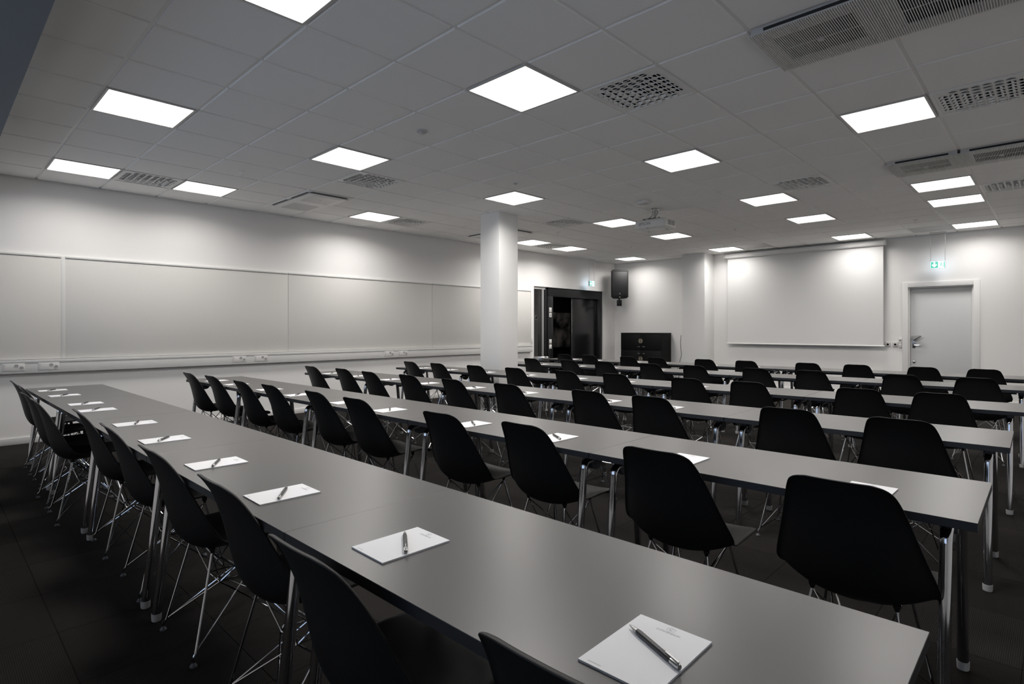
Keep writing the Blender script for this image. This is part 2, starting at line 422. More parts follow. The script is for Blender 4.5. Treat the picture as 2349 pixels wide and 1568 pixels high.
# swirl-jet air diffusers: plate with round holes and a tilted disc in each
diff_t = thing('air_diffuser', 'x', 'air diffuser', group='perforated square air diffusers')
NH = 8; P = 0.064; R = 0.0255
bm = B(); half = NH * P / 2
for a in range(NH):
    for b in range(NH):
        cx, cy = -half + (a + .5) * P, -half + (b + .5) * P
        hole = not ((a in (0, NH - 1) and b in (0, NH - 1)))
        if not hole:
            v = [bm.verts.new((cx + sx * P / 2, cy + sy * P / 2, 0)) for sx, sy in ((-1, -1), (1, -1), (1, 1), (-1, 1))]; bm.faces.new(v); continue
        n = 16; ci = []; sq = []; up = []
        for k in range(n):
            t = 2 * pi * k / n; c, s = cos(t), sin(t); mx = max(abs(c), abs(s))
            ci.append(bm.verts.new((cx + R * c, cy + R * s, 0))); sq.append(bm.verts.new((cx + P / 2 * c / mx, cy + P / 2 * s / mx, 0)))
            up.append(bm.verts.new((cx + R * c, cy + R * s, .012)))
        for k in range(n):
            q = (k + 1) % n
            bm.faces.new((ci[k], sq[k], sq[q], ci[q])); bm.faces.new((ci[k], ci[q], up[q], up[k]))
bmesh.ops.remove_doubles(bm, verts=bm.verts, dist=1e-5)
for s in ((-.29, .29, -.29, -half), (-.29, .29, half, .29), (-.29, -half, -half, half), (half, .29, -half, half)):
    box(bm, s[0], s[1], s[2], s[3], 0.0, .012)
ring_frame(bm, .293, .272, -.006, 0)
obj('face_plate', bm, 'bar', diff_t, smooth=False)
boxo('plenum_box', (-.28, .28, -.28, .28, .03, .055), 'void', diff_t)
nm = B(); lathe(nm, [(.0, -.0015), (.0205, -.0015), (.0232, .002), (.0, .003)], 14)
for v in nm.verts: v.co = Matrix.Rotation(radians(36), 4, 'Y') @ v.co
lathe(nm, [(.0255, .0), (.0272, -.0035), (.0285, .0)], 16)
noz_me = mesh_of('nozzle', nm, M['bar'])
for a in range(NH):
    for b in range(NH):
        if a in (0, NH - 1) and b in (0, NH - 1): continue
        o = link('nozzle', noz_me, diff_t, (-half + (a + .5) * P, -half + (b + .5) * P, -.001))
        u, v = a - 3.5, b - 3.5
        o.rotation_euler = (0, 0, 0 if abs(u) > abs(v) and u > 0 else (pi if abs(u) > abs(v) else (pi / 2 if v > 0 else -pi / 2)))
diff_lab = ['perforated air diffuser beside the brightest central ceiling panel', 'perforated air diffuser at far left against the board wall', 'perforated air diffuser left of the white ceiling cassette side, centre-left',
            'perforated air diffuser at the right frame edge, nearest the camera', 'perforated air diffuser right of centre, behind the projector line', 'perforated air diffuser left of the pillar near the board wall',
            'perforated air diffuser just right of the pillar top', 'perforated air diffuser at the right frame edge, farther away', 'perforated air diffuser between two panels right of the pillar by the board wall']
diff_lab[2] = 'perforated air diffuser touching the panel above the left ceiling cassette'
diff_lab[4] = 'perforated air diffuser between the projector and the right louvred grilles'
for k, (i, j) in enumerate(DIFFS):
    loc = (gx(i) + G / 2, gy(j) + G / 2, ZC)
    if k == 0: diff_t.location = loc; diff_t['label'] = diff_lab[0]
    else: copy_tree(diff_t, loc, 0, diff_lab[k])

# louvred intake grilles, hung a little below the tiles
gr_t = thing('intake_grille', 'x', 'air grille', group='louvred intake grilles')
bm = B()
N = 52
for k in range(N):
    y = -.295 + .59 * k / (N - 1)
    box(bm, -.298, .298, y - .0019, y + .0019, -.044, -.038)
tag(obj('slats', bm, 'bar', gr_t, smooth=False), kind='stuff')
bm = B()
for s_ in ((-.296, .296, -.298, -.205), (-.296, .296, .205, .298), (-.296, -.175, -.205, .205), (.175, .296, -.205, .205)):
    box(bm, s_[0], s_[1], s_[2], s_[3], -.036, -.028)
obj('backing_frame', bm, 'frame', gr_t, smooth=False)
boxo('centre_bar', (-.003, .003, -.205, .205, -.038, -.034), 'frame', gr_t)
boxo('duct_box', (-.27, .27, -.27, .27, -.012, .0), 'void', gr_t)
bm = B(); lathe(bm, [(.019, -.047), (.019, -.036), (.0, -.036)], 18); obj('lock_disc', bm, 'frame', gr_t)
bm = B(); ring_frame(bm, .288, .275, -.028, .014); obj('side_band', bm, 'frame', gr_t, smooth=False)
boxo('air_slot', (-.2895, -.287, -.22, .22, -.024, -.006), 'void', gr_t)
gl = ['louvred ceiling grille at upper right, left one of the near pair', 'louvred ceiling grille cut by the top right frame edge', 'louvred ceiling grille above the right panels, left one of the far pair', 'louvred ceiling grille cut by the right frame edge, far pair']
for k, (i, j) in enumerate(GRILLS):
    loc = (gx(i) + G / 2, gy(j) + G / 2, ZC)
    if k == 0: gr_t.location = loc; gr_t['label'] = gl[0]
    else: copy_tree(gr_t, loc, 0, gl[k])

# white ceiling cassettes (two cells long)
ca_t = thing('ceiling_cassette', 'x', 'air conditioner', group='white ceiling cassettes')
bm = B(); bbox(bm, -.296, .296, -.596, .596, -.012, .03, .006); obj('body', bm, 'bar', ca_t)
bm = B(); bbox(bm, -.262, .275, -.555, .575, -.034, -.022, .004); obj('cover_panel', bm, 'bar', ca_t)
for s in (-1, 1):
    o = boxo('intake_mesh', (-.17, .19, s * .29 - .20, s * .29 + .20, -.0355, -.033), 'frame', ca_t)
    bm = B(); lathe(bm, [(.012, -.038), (.012, -.034), (0, -.034)], 12, (0.01, s * .29, 0)); obj('lock_disc', bm, 'white', ca_t)
    boxo('air_slot', (-.284, -.266, s * .29 - .23, s * .29 + .23, -.0135, -.0115), 'void', ca_t)
boxo('air_slot', (-.24, .24, -.583, -.562, -.0135, -.0115), 'void', ca_t)
boxo('air_slot', (-.24, .24, .578, .590, -.0135, -.0115), 'void', ca_t)
bm = B(); box(bm, -.25, .25, -.54, .54, -.023, -.011); obj('spacer', bm, 'void', ca_t, smooth=False)
loc = (gx(1) + .3, gy(8), ZC); ca_t.location = loc; ca_t['label'] = 'white ceiling cassette left of the pillar near the board wall'
copy_tree(ca_t, (gx(7) + .3, gy(8), ZC), 0, 'white ceiling cassette partly hidden behind the pillar top')

# small ceiling devices
def sprinkler(x, y, lab):
    t = thing('sprinkler', lab, 'sprinkler', (x, y, ZC), 0, 'ceiling sprinklers')
    bm = B(); lathe(bm, [(.038, 0), (.036, -.006), (.012, -.010), (0, -.010)], 18); obj('escutcheon', bm, 'bar', t)
    bm = B(); tube(bm, [(0, 0, -.008), (0, 0, -.03)], .008, 8); tube(bm, [(-.012, 0, -.03), (0, 0, -.055)], .003, 6); tube(bm, [(.012, 0, -.03), (0, 0, -.055)], .003, 6); obj('frame_arms', bm, 'bar', t)
    bm = B(); lathe(bm, [(.018, -.055), (.018, -.057), (0, -.057)], 14); obj('deflector', bm, 'bar', t)
for i, j, lab in ((-1, 6, 'small ceiling sprinkler at the left, above the boards'), (8, -2, 'small ceiling sprinkler left of the far louvred grilles'), (13, -2, 'small ceiling sprinkler above the exit sign by the white door'),
                  (8, 6, 'small ceiling sprinkler right of the pillar'), (12, 6, 'small ceiling sprinkler near the corner loudspeaker'), (11, 3, 'small ceiling sprinkler right of the projector')):
    sprinkler(gx(i) + .3, gy(j) + .33, lab)
def detector(i, j, r, lab, m='bar'):
    t = thing('smoke_detector', lab, 'detector', (gx(i) + .3, gy(j) + .3, ZC), 0, 'round ceiling detectors')
    bm = B(); lathe(bm, [(r, 0), (r, -.008), (r * .9, -.014), (0, -.014)], 24); obj('base', bm, m, t)
    bm = B(); lathe(bm, [(r * .55, -.014), (r * .5, -.026), (r * .3, -.03), (0, -.03)], 20); obj('sensor_head', bm, 'frame', t)
detector(0, 2, .048, 'grey round detector left of the brightest central panel', 'frame')
detector(3, 3, .042, 'white round detector in front of the panel above the pillar')
detector(11, 2, .03, 'tiny flat ceiling detector right of the projector')
t = thing('ceiling_sensor', 'flat square sensor box on the ceiling above the projector', 'sensor', (6.68, 4.03, ZC), 0.0)
bm = B(); bbox(bm, -.06, .06, -.085, .085, -.045, 0, .012); obj('body', bm, 'plastic_white', t)
bm = B(); bbox(bm, -.045, .045, -.065, .065, -.05, -.044, .003); obj('lens_cover', bm, 'frame', t)

# ------------------------------------------------------------------ board wall
BZ0, BZ1 = 0.955, 2.16
bounds = [(XB + .02, 1.125), (1.165, 3.842), (3.852, 6.592), (6.602, 9.335)]
blab = ['pale linen wall board cut by the left frame edge', 'pale linen wall board second from the left', 'pale linen wall board left of the pillar', 'pale linen wall board partly behind the pillar']
for k, (a, b) in enumerate(bounds):
    t = thing('wall_board', blab[k], 'wall board', ((a + b) / 2, YL, BZ0), 0, 'pale linen wall boards')
    h = (b - a) / 2
    boxo('panel', (-h, h, -.018, 0, 0, BZ1 - BZ0 - .022), 'board', t, bev=.001)
    boxo('top_rail', (-h, h, -.030, 0, BZ1 - BZ0 - .022, BZ1 - BZ0), 'trunk', t, bev=.003)
    if k == 3: boxo('end_rail', (h, h + .018, -.026, 0, 0, BZ1 - BZ0), 'trunk', t, bev=.003)
    if k == 0: boxo('joint_strip', (h, h + .04, -.020, 0, 0, BZ1 - BZ0 - .002), 'trunk', t, bev=.002)
    if k in (1, 2): boxo('joint_strip', (h, h + .01, -.014, 0, 0, BZ1 - BZ0 - .004), 'frame', t)
tr = thing('cable_trunking', 'long white cable trunking under the wall boards', 'trunking', (0, YL, .80))
boxo('channel', (XB + .02, 9.345, -.062, 0, 0, .15), 'trunk', tr, bev=.004)
boxo('cover_lip', (XB + .02, 9.345, -.068, -.060, .118, .150), 'trunk', tr, bev=.002)
boxo('end_cap', (9.345, 9.352, -.066, 0, -.002, .152), 'trunk', tr, bev=.002)
sk_t = None
sk = [(.702, 'leftmost'), (1.007, 'second from the left'), (3.116, 'third from the left'), (3.423, 'third from the right'), (5.62, 'second from the right'), (5.912, 'rightmost')]
for x, w in sk:
    lab = 'white double socket plate in the wall trunking, %s' % w
    if sk_t is None:
        sk_t = thing('socket_plate', lab, 'socket', (x, YL - .0625, .875), 0, 'trunking sockets')
        boxo('plate', (-.095, .095, -.004, 0.0, -.043, .043), 'plastic_white', sk_t, bev=.002)
        boxo('label_field', (-.088, -.074, -.005, -.0035, -.03, .03), 'frame', sk_t)
        for sx, sz in ((.022, .012), (.066, -.012)):
            bm = B(); lathe(bm, [(.020, -.0045), (.019, -.006), (.0165, -.006), (.0155, -.0045), (0, -.0045)], 18, (sx, 0, sz), 'y')
            o = obj('outlet', bm, 'greyplastic', sk_t)
            for q in (-1, 1):
                bm = B(); lathe(bm, [(.003, -.0065), (.003, -.0045)], 8, (sx + q * .007, 0, sz), 'y'); obj('pin_hole', bm, 'void', o)
    else:
        copy_tree(sk_t, (x, YL - .0625, .875), 0, lab)
t = thing('wall_switch', 'small white wall switch at the right end of the boards', 'switch', (9.385, YL, 1.03))
boxo('plate', (-.02, .02, -.02, 0, -.07, .07), 'plastic_white', t, bev=.003); boxo('rocker', (-.012, .012, -.026, -.019, -.03, .03), 'plastic_white', t, bev=.002)

# black portal with sliding door (door_1)
d1 = struct(bpy.data.objects.new('door_1', None)); COL.objects.link(d1); d1.location = (0, 0, 0)
tag(d1, 'black framed glass entrance with a sliding leaf beside the boards')
Y0, Y1 = YL + .03, YL + .12
def dpart(name, x0, x1, y0, y1, z0, z1, m='blackmetal', bev=.002, par=None):
    return boxo(name, (x0, x1, y0, y1, z0, z1), m, par or d1, bev)
dpart('header', 9.99, 12.135, Y0, Y1, 2.06, 2.265)
dpart('jamb', 9.985, 10.17, Y0, Y1, 0, 2.06)
dpart('jamb', 11.94, 12.135, Y0, Y1, 0, 2.06)
dpart('slim_post', 9.803, 9.822, Y0 - .01, Y1, 0, 2.25, 'greyplastic')
dpart('inner_post', 9.90, 9.984, Y0 + .02, Y1, 0, 2.265)
gp = dpart('side_pane', 9.47, 9.80, Y0 + .03, Y0 + .04, 0.06, 2.21, 'smoked', 0)
dpart('side_pane', 9.825, 9.90, Y0 + .03, Y0 + .04, 0.06, 2.21, 'smoked', 0)
dpart('pane_rail', 9.47, 9.90, Y0 + .005, Y1 - .02, 2.21, 2.265, 'frame')
dpart('pane_foot', 9.47, 9.90, Y0 + .005, Y1 - .02, 0.0, .06, 'blackmetal')
bm = B(); lathe(bm, [(.055, 0), (.05, -.001), (.046, 0)], 28, (9.60, Y0 + .028, 1.56), 'y')
tube(bm, [(9.60 + .026 * cos(a), Y0 + .028, 1.56 + .026 * sin(a)) for a in [radians(50 + 26 * q) for q in range(11)]], .004, 6)
obj('pane_emblem', bm, 'greyprint', gp)
leaf = dpart('sliding_leaf', 10.93, 11.945, Y0 + .045, Y0 + .085, 0.01, 2.058, 'blackgloss')
dpart('edge_strip', 10.918, 10.931, Y0 + .04, Y0 + .088, 0.01, 2.058, 'steel', .001, leaf)
bm = B()
for z in (.35, .62, .9, 1.2, 1.5, 1.75): lathe(bm, [(.006, -.001), (.005, -.003), (0, -.003)], 8, (10.97, Y0 + .045, z), 'y')
obj('rivets', bm, 'steel', leaf)
dpart('floor_track', 10.0, 12.13, Y0, Y1, 0.0, .012, 'bracket')
bm = B(); box(bm, DX0, DX0 + .012, YL, YL + .14, 0, DH); box(bm, DX1 - .012, DX1, YL, YL + .14, 0, DH); box(bm, DX0 + .012, DX1 - .012, YL, YL + .14, DH - .01, DH)
struct(obj('trim_1', bm, 'white', smooth=False))
for z, k, n in ((1.745, 0, 'topmost'), (1.625, 1, 'second from the top'), (1.015, 0, 'third from the top'), (.895, 0, 'lowest')):
    t = thing('wall_switch', 'white switch plate on the black door post, %s of four' % n, 'switch', (10.065, Y0, z), 0, 'switches on the black door post')
    boxo('plate', (-.042, .042, -.014, 0, -.05 if z < 1.7 else -.055, .05 if z < 1.7 else .055), 'plastic_white', t, bev=.004)
    if k: boxo('status_field', (-.012, .016, -.016, -.013, -.014, .014), 'greyprint', t)
    else: boxo('rocker', (-.026, .026, -.019, -.013, -.03, .03), 'plastic_white', t, bev=.003)
# dark room behind the portal
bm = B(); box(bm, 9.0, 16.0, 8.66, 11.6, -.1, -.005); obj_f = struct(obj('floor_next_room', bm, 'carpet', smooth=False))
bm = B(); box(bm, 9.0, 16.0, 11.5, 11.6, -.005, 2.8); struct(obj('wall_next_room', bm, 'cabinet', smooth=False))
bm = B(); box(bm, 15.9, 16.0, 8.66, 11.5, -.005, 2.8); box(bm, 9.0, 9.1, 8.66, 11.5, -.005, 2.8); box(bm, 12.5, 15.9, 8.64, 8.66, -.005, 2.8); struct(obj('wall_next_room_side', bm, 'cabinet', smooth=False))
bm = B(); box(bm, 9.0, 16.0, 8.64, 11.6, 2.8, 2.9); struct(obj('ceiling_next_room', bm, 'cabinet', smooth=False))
t = thing('wall_picture', 'large dark cloudy picture seen through the black doorway', 'picture', (14.1, 11.47, 1.28))
boxo('print', (-1.1, 1.1, -.01, 0, -.55, .55), 'picture', t)
bm = B()
for s in ((-1.12, 1.12, .55, .57), (-1.12, 1.12, -.57, -.55), (-1.12, -1.1, -.55, .55), (1.1, 1.12, -.55, .55)): box(bm, s[0], s[1], -.02, .02, s[2], s[3])
obj('picture_frame', bm, 'blackmetal', t, smooth=False)

la = bpy.data.lights.new('next_room_fill', 'AREA'); la.energy = 6; la.size = 0.6; la.color = (1, .96, .92)  # unseen fill light, added so the print beyond the doorway shows dimly
lo = bpy.data.objects.new('next_room_fill', la); COL.objects.link(lo); lo.location = (13.2, 10.0, 2.78)

# ------------------------------------------------------------------ screen wall
st = thing('projection_screen', 'white roll-down projection screen on the end wall', 'screen', (12.56, 3.92, 0))
def scr(name, y0, y1, x0, x1, z0, z1, m, bev=.003): return boxo(name, (x0 - 12.56, x1 - 12.56, y0 - 3.92, y1 - 3.92, z0, z1), m, st, bev)
bm = B(); bbox(bm, 12.50 - 12.56, 12.61 - 12.56, 2.36 - 3.92, 5.46 - 3.92, 2.885, 2.985, .03, 4); case = obj('case', bm, 'white', st)
for y in (2.352, 5.46):
    bm = B(); bbox(bm, -.065, .055, y - 3.92, y - 3.92 + .012, 2.88, 2.99, .005); obj('end_cap', bm, 'plastic_white', case)
scr('cloth', 2.40, 5.405, 12.572, 12.576, .985, 2.89, 'screen', 0)
bm = B(); tube(bm, [(.014, 2.375 - 3.92, .978), (.014, 5.43 - 3.92, .978)], .014, 12); obj('bottom_bar', bm, 'white', st)
for y in (2.9, 5.0): scr('wall_bracket', y - .03, y + .03, 12.60, XF, 2.96, 3.0, 'frame', .002)

# white door (door_2)
d2 = struct(bpy.data.objects.new('door_2', None)); COL.objects.link(d2); d2.location = (XF, 1.55, 0)
tag(d2, 'white door with chrome handle at the right of the screen wall')
def d2p(name, x0, x1, y0, y1, z0, z1, m, bev=.002, par=None): return boxo(name, (x0, x1, y0 - 1.55, y1 - 1.55, z0, z1), m, par or d2, bev)
leaf2 = d2p('leaf', .085, .13, 1.10, 2.0, .008, 2.05, 'doorpaint', .003)
d2p('frame_jamb', .03, .15, 1.065, 1.097, 0, 2.085, 'white', .002); d2p('frame_jamb', .03, .15, 2.003, 2.035, 0, 2.085, 'white', .002); d2p('frame_head', .03, .15, 1.097, 2.003, 2.053, 2.085, 'white', .002)
d2p('casing', -.018, 0, .985, 1.075, 0, 2.165, 'white', .003); d2p('casing', -.018, 0, 2.025, 2.115, 0, 2.165, 'white', .003); d2p('casing_head', -.018, 0, 1.075, 2.025, 2.075, 2.165, 'white', .003)
d2p('backing', .15, .17, 1.04, 2.06, 0, 2.11, 'doorpaint', 0)  # added panel, blocks the sky showing through the gaps round the leaf
hp = d2p('handle_plate', .076, .086, 1.925, 1.975, .95, 1.16, 'steel', .004, leaf2)
bm = B(); tube(bm, corner([(.08, 1.95 - 1.55, 1.005), (.03, 1.95 - 1.55, 1.005), (.03, 1.83 - 1.55, 1.005)], .02), .009, 10)
obj('lever', bm, 'chrome', leaf2)
bm = B(); poly(bm, [(.075, .425, 1.165), (.075, .425, 1.10), (.02, .39, 1.09), (.0, .27, 1.17), (.04, .30, 1.175)], (0, .012, .006)); tube(bm, [(.06, .40, 1.08), (.02, .31, 1.16)], .008, 8)
obj('emergency_lever', bm, 'chrome', leaf2)
bm = B(); lathe(bm, [(.024, .086), (.024, .078), (.012, .074), (0, .074)], 20, (0, 1.948 - 1.55, .69), 'x'); obj('lock_cylinder', bm, 'steel', leaf2)
for y, n in ((2.345, 'left'), (2.225, 'right')):
    t = thing('wall_socket', 'white wall socket beside the white door, %s one of two' % n, 'socket', (XF, y, 1.01), 0, 'sockets beside the white door')
    boxo('plate', (-.018, 0, -.042, .042, -.042, .042), 'frame', t, bev=.004)
    bm = B(); lathe(bm, [(.026, -.018), (.026, -.021), (.02, -.021), (.019, -.012), (0, -.012)], 20, (0, 0, 0), 'x'); obj('outlet', bm, 'plastic_white', t)
t = thing('room_controller', 'white remote control in its holder by the door casing', 'controller', (XF, 2.147, 1.03))
boxo('body', (-.022, 0, -.024, .024, -.02, .10), 'plastic_white', t, bev=.006); boxo('screen', (-.0235, -.021, -.014, .014, .045, .075), 'greyprint', t)
boxo('holder', (-.03, 0, -.020, .020, -.075, -.015), 'plastic_white', t, bev=.004); boxo('button_slot', (-.031, -.029, -.010, .010, -.05, -.03), 'greyplastic', t)

# exit signs
def exit_sign(loc, rotz, lab):
    t = thing('exit_sign', lab, 'exit sign', loc, rotz, 'hanging exit signs')
    w, h = .108, .0625
    bm = B(); ring = ((-.012, .012, -w - .006, w + .006, h, h + .006), (-.012, .012, -w - .006, w + .006, -h - .006, -h), (-.012, .012, -w - .006, -w, -h, h), (-.012, .012, w, w + .006, -h, h))
    for s in ring: box(bm, *s)
    obj('housing', bm, 'frame', t, smooth=False)
    g = boxo('light_plate', (-.008, .008, -w, w, -h, h), 'exitglow', t)
    bm = B(); box(bm, -.0105, -.008, -.005, w - .006, -h + .006, h - .006); box(bm, -.0105, -.008, -w + .006, -w + .022, -h + .006, h - .006); obj('green_field', bm, 'green', t, smooth=False)
    bm = B(); box(bm, -.0105, -.008, -w + .022, -.005, -h + .006, h - .006); obj('white_field', bm, 'exitwhite', t, smooth=False)
    # arrow pointing down (sign seen from -X: +Y is left)
    bm = B(); c = .049
    pts = [(c - .012, .045), (c + .012, .045), (c + .012, 0), (c + .034, .016), (c + .034, -.008), (c, -.042), (c - .034, -.008), (c - .034, .016), (c - .012, 0)]
    poly(bm, [(-.0115, y, z) for y, z in pts]); obj('arrow', bm, 'exitwhite', t, smooth=False)
    bm = B(); m0 = -.052
    def stick(a, b, r): tube(bm, [(-.0105, m0 - a[0], a[1]), (-.0105, m0 - b[0], b[1])], r, 6)
    lathe(bm, [(.0075, -.0115), (0, -.0118)], 12, (0, m0 - .004, .040), 'x')
    stick((0, .028), (-.006, .002), .007); stick((-.006, .002), (.014, -.010), .005); stick((.014, -.010), (.010, -.034), .0045)
    stick((-.006, .002), (-.014, -.022), .005); stick((-.014, -.022), (-.030, -.030), .0045); stick((0, .026), (.020, .014), .004); stick((.020, .014), (.030, .022), .0035)
    stick((0, .026), (-.018, .022), .004); stick((-.018, .022), (-.026, .006), .0035)
    obj('running_figure', bm, 'green', t, smooth=False)
    top = ZC - loc[2]
    for s in (-1, 1):
        bm = B(); tube(bm, [(0, s * (w - .004), h + .005), (0, s * (w - .004), top - .012)], .0035, 8); obj('hanger_rod', bm, 'steel', t)
    boxo('ceiling_rail', (-.02, .02, -w - .01, w + .01, top - .018, top), 'white', t, bev=.003)
exit_sign((12.47, 1.552, 2.442), 0, 'green exit sign hanging above the white door')
exit_sign((11.40, 8.32, 2.42), pi / 2, 'green exit sign hanging above the black portal')

# corner loudspeaker
sp = thing('loudspeaker', 'black loudspeaker mounted high in the room corner', 'loudspeaker', (12.28, 8.10, 2.08), radians(37.5))
bm = B()
def trap(z, s=1.0): return [(-.19 * s, -.22 * s, z), (-.19 * s, .22 * s, z), (.17 * s, .13 * s, z), (.17 * s, -.13 * s, z)]
v = [bm.verts.new(p) for p in trap(0) + trap(.72)]
for f in ((0, 1, 2, 3), (7, 6, 5, 4), (0, 4, 5, 1), (1, 5, 6, 2), (2, 6, 7, 3), (3, 7, 4, 0)): bm.faces.new([v[k] for k in f])
bmesh.ops.bevel(bm, geom=list(bm.edges), offset=.025, segments=3, affect='EDGES')
obj('cabinet', bm, 'speaker', sp)
bm = B(); bbox(bm, -.203, -.185, -.195, .195, .05, .66, .008); gsp = obj('front_grille', bm, 'grille', sp)
boxo('brand_badge', (-.206, -.202, -.014, .014, .095, .122), 'greyprint', gsp, bev=.001)
boxo('status_strip', (-.196, -.188, -.02, .02, .018, .032), 'greyplastic', sp, bev=.002)
boxo('side_handle', (-.06, .08, -.195, -.175, .28, .46), 'bracket', sp, bev=.006)
bm = B(); tube(bm, [(0, 0, -.12), (0, 0, .03)], .02, 12); bbox(bm, -.05, .06, -.06, .06, -.19, -.04, .004); obj('wall_bracket', bm, 'blackmetal', sp)
bm = B(); bbox(bm, .02, .44, -.03, .03, -.13, -.08, .004); obj('bracket_arm', bm, 'blackmetal', sp)

# black cabinet in the corner
cb = thing('cabinet', 'black cabinet with round brass pulls standing under the loudspeaker', 'cabinet', (12.44, 7.43, 0))
cw = .57
boxo('carcass', (-.22, .23, -cw, cw, .36, 1.19), 'cabinet', cb, bev=.002); boxo('carcass_base', (-.22, .23, -cw, cw, .0, .36), 'cabinet', cb, bev=.002)
boxo('top_panel', (-.24, .23, -cw - .004, cw + .004, 1.19, 1.208), 'cabinet', cb, bev=.002)
for sy in (-1, 1):
    for z0, z1, zp in ((.785, 1.185, 1.01), (.37, .777, .57)):
        y0, y1 = sorted((sy * .003, sy * (cw - .003)))
        dr = boxo('door', (-.239, -.222, y0 - (-0 if 1 else 0), y1, z0, z1), 'cabinet', cb, bev=.002)
        bm = B(); pts = [(-.243, sy * (.006 + .052 * sin(a)), zp + .058 * cos(a)) for a in [pi * q / 14 for q in range(15)]]
        poly(bm, pts, (.004, 0, 0)); obj('half_round_pull', bm, 'brass', dr, smooth=False)
for sy in (-1, 1):
    for z in (.865, .70):
        boxo('lock', (-.246, -.238, sy * .07 - .045, sy * .07 + .045, z - .008, z + .008), 'steel', cb, bev=.003)

# hanging cable on the pilaster side and bin
cabm = B(); cpts = [(12.19, 6.345, 1.16), (12.19, 6.36, 1.0), (12.185, 6.35, .86), (12.19, 6.335, .70), (12.18, 6.37, .55), (12.16, 6.43, .35), (12.10, 6.44, .15), (12.02, 6.40, .03), (11.95, 6.30, .012), (11.9, 6.2, .02), (11.95, 6.12, .012)]
tube(cabm, cpts, .006, 8); tag(obj('hanging_cable', cabm, 'cable'), 'thin black cable hanging beside the wall pilaster', 'cable')
bn = thing('waste_bin', 'black round bin with shiny steel rim by the entrance', 'bin', (9.22, 8.06, 0))
bm = B(); lathe(bm, [(.165, 0), (.17, .02), (.17, .62), (.16, .63), (.155, .05), (0, .05)], 32); obj('body', bm, 'blackmetal', bn)
bm = B(); lathe(bm, [(.172, .62), (.176, .66), (.172, .70), (.160, .712), (.135, .705), (.13, .66), (.15, .62)], 32); obj('rim', bm, 'steel', bn)
# socket strip at the pillar foot
t = thing('pillar_socket', 'white vertical socket strip low on the pillar', 'socket', (5.825, 6.20, .14))
boxo('plate', (-.03, 0, -.04, .04, 0, .17), 'plastic_white', t, bev=.005)
for z in (.045, .125):
    bm = B(); lathe(bm, [(.026, -.030), (.026, -.033), (.021, -.033), (.020, -.026), (0, -.026)], 18, (0, 0, z), 'x'); obj('outlet', bm, 'greyplastic', t)

# ------------------------------------------------------------------ projector
pr = thing('projector', 'white ceiling-mounted projector in front of the screen', 'projector', (7.27, 4.18, ZC))
bm = B(); bbox(bm, -.16, .18, -.235, .245, -.285, -.175, .022, 4); body = obj('body', bm, 'plastic_white', pr)
bm = B()
v0 = [(-.15, -.225), (.17, -.225), (.17, .235), (-.15, .235)]; v1 = [(-.12, -.18), (.14, -.18), (.14, .19), (-.12, .19)]
a = [bm.verts.new((x, y, -.28)) for x, y in v0]; b = [bm.verts.new((x, y, -.302)) for x, y in v1]
bm.faces.new(list(reversed(b)))
for k in range(4): bm.faces.new((a[k], a[(k + 1) % 4], b[(k + 1) % 4], b[k]))
obj('base_plate', bm, 'plastic_white', pr, smooth=False)
bm = B(); bbox(bm, -.12, .15, -.18, .19, -.178, -.155, .012, 3); obj('top_cover', bm, 'plastic_white', pr)
for y0, x0 in ((-.2365, -.07), (-.2365, .03)):
    bm = B()
    for k in range(7): box(bm, x0 + .0, x0 + .085, y0 - .001, y0 + .004, -.255 + k * .0095, -.2505 + k * .0095)
    tag(obj('vent', bm, 'greyprint', pr, smooth=False))
lm = text_mesh('EPSON', .062, .0008); lm.materials.append(M['greyprint'])
o = link('lettering', lm, pr); o.rotation_euler = (pi / 2, 0, -pi / 2); o.location = (-.1608, .085, -.226)
bm = B(); lathe(bm, [(.055, .18), (.055, .215), (.045, .215), (.04, .19), (0, .185)], 24, (0, .12, -.235), 'x'); obj('lens', bm, 'bracket', pr)
for x, y in ((-.13, .05), (.05, -.15), (.05, .14)):
    bm = B(); lathe(bm, [(.016, -.306), (.016, -.298), (0, -.298)], 14, (x, y, 0 if x > 0 else .012)); obj('foot', bm, 'greyplastic', pr)
bm = B(); tube(bm, [(-.02, 0, 0), (-.02, 0, -.14)], .018, 14); lathe(bm, [(.06, 0), (.06, -.012), (.02, -.016), (0, -.016)], 20, (-.02, 0, 0)); obj('ceiling_pole', bm, 'steel', pr)
bm = B(); bbox(bm, -.09, .07, -.05, .07, -.150, -.140, .003, 1)
for p in ((-.1, .15), (-.1, -.12), (.1, .15), (.1, -.12)): tube(bm, corner([(0, .01, -.145), (p[0], p[1], -.145), (p[0], p[1], -.175)], .01, 3), .006, 6)
obj('mount_arms', bm, 'blackmetal', pr)
bm = B(); tube(bm, [(-.04, .03, -.01), (-.05, .02, -.06), (-.045, .03, -.10), (-.07, .06, -.135), (-.10, .09, -.15), (-.14, .10, -.17)], .007, 8)
tube(bm, [(.0, -.02, -.01), (.01, -.03, -.06), (-.02, -.01, -.10), (-.05, -.02, -.14), (-.11, -.06, -.17)], .007, 8); obj('cables', bm, 'greyplastic', pr)

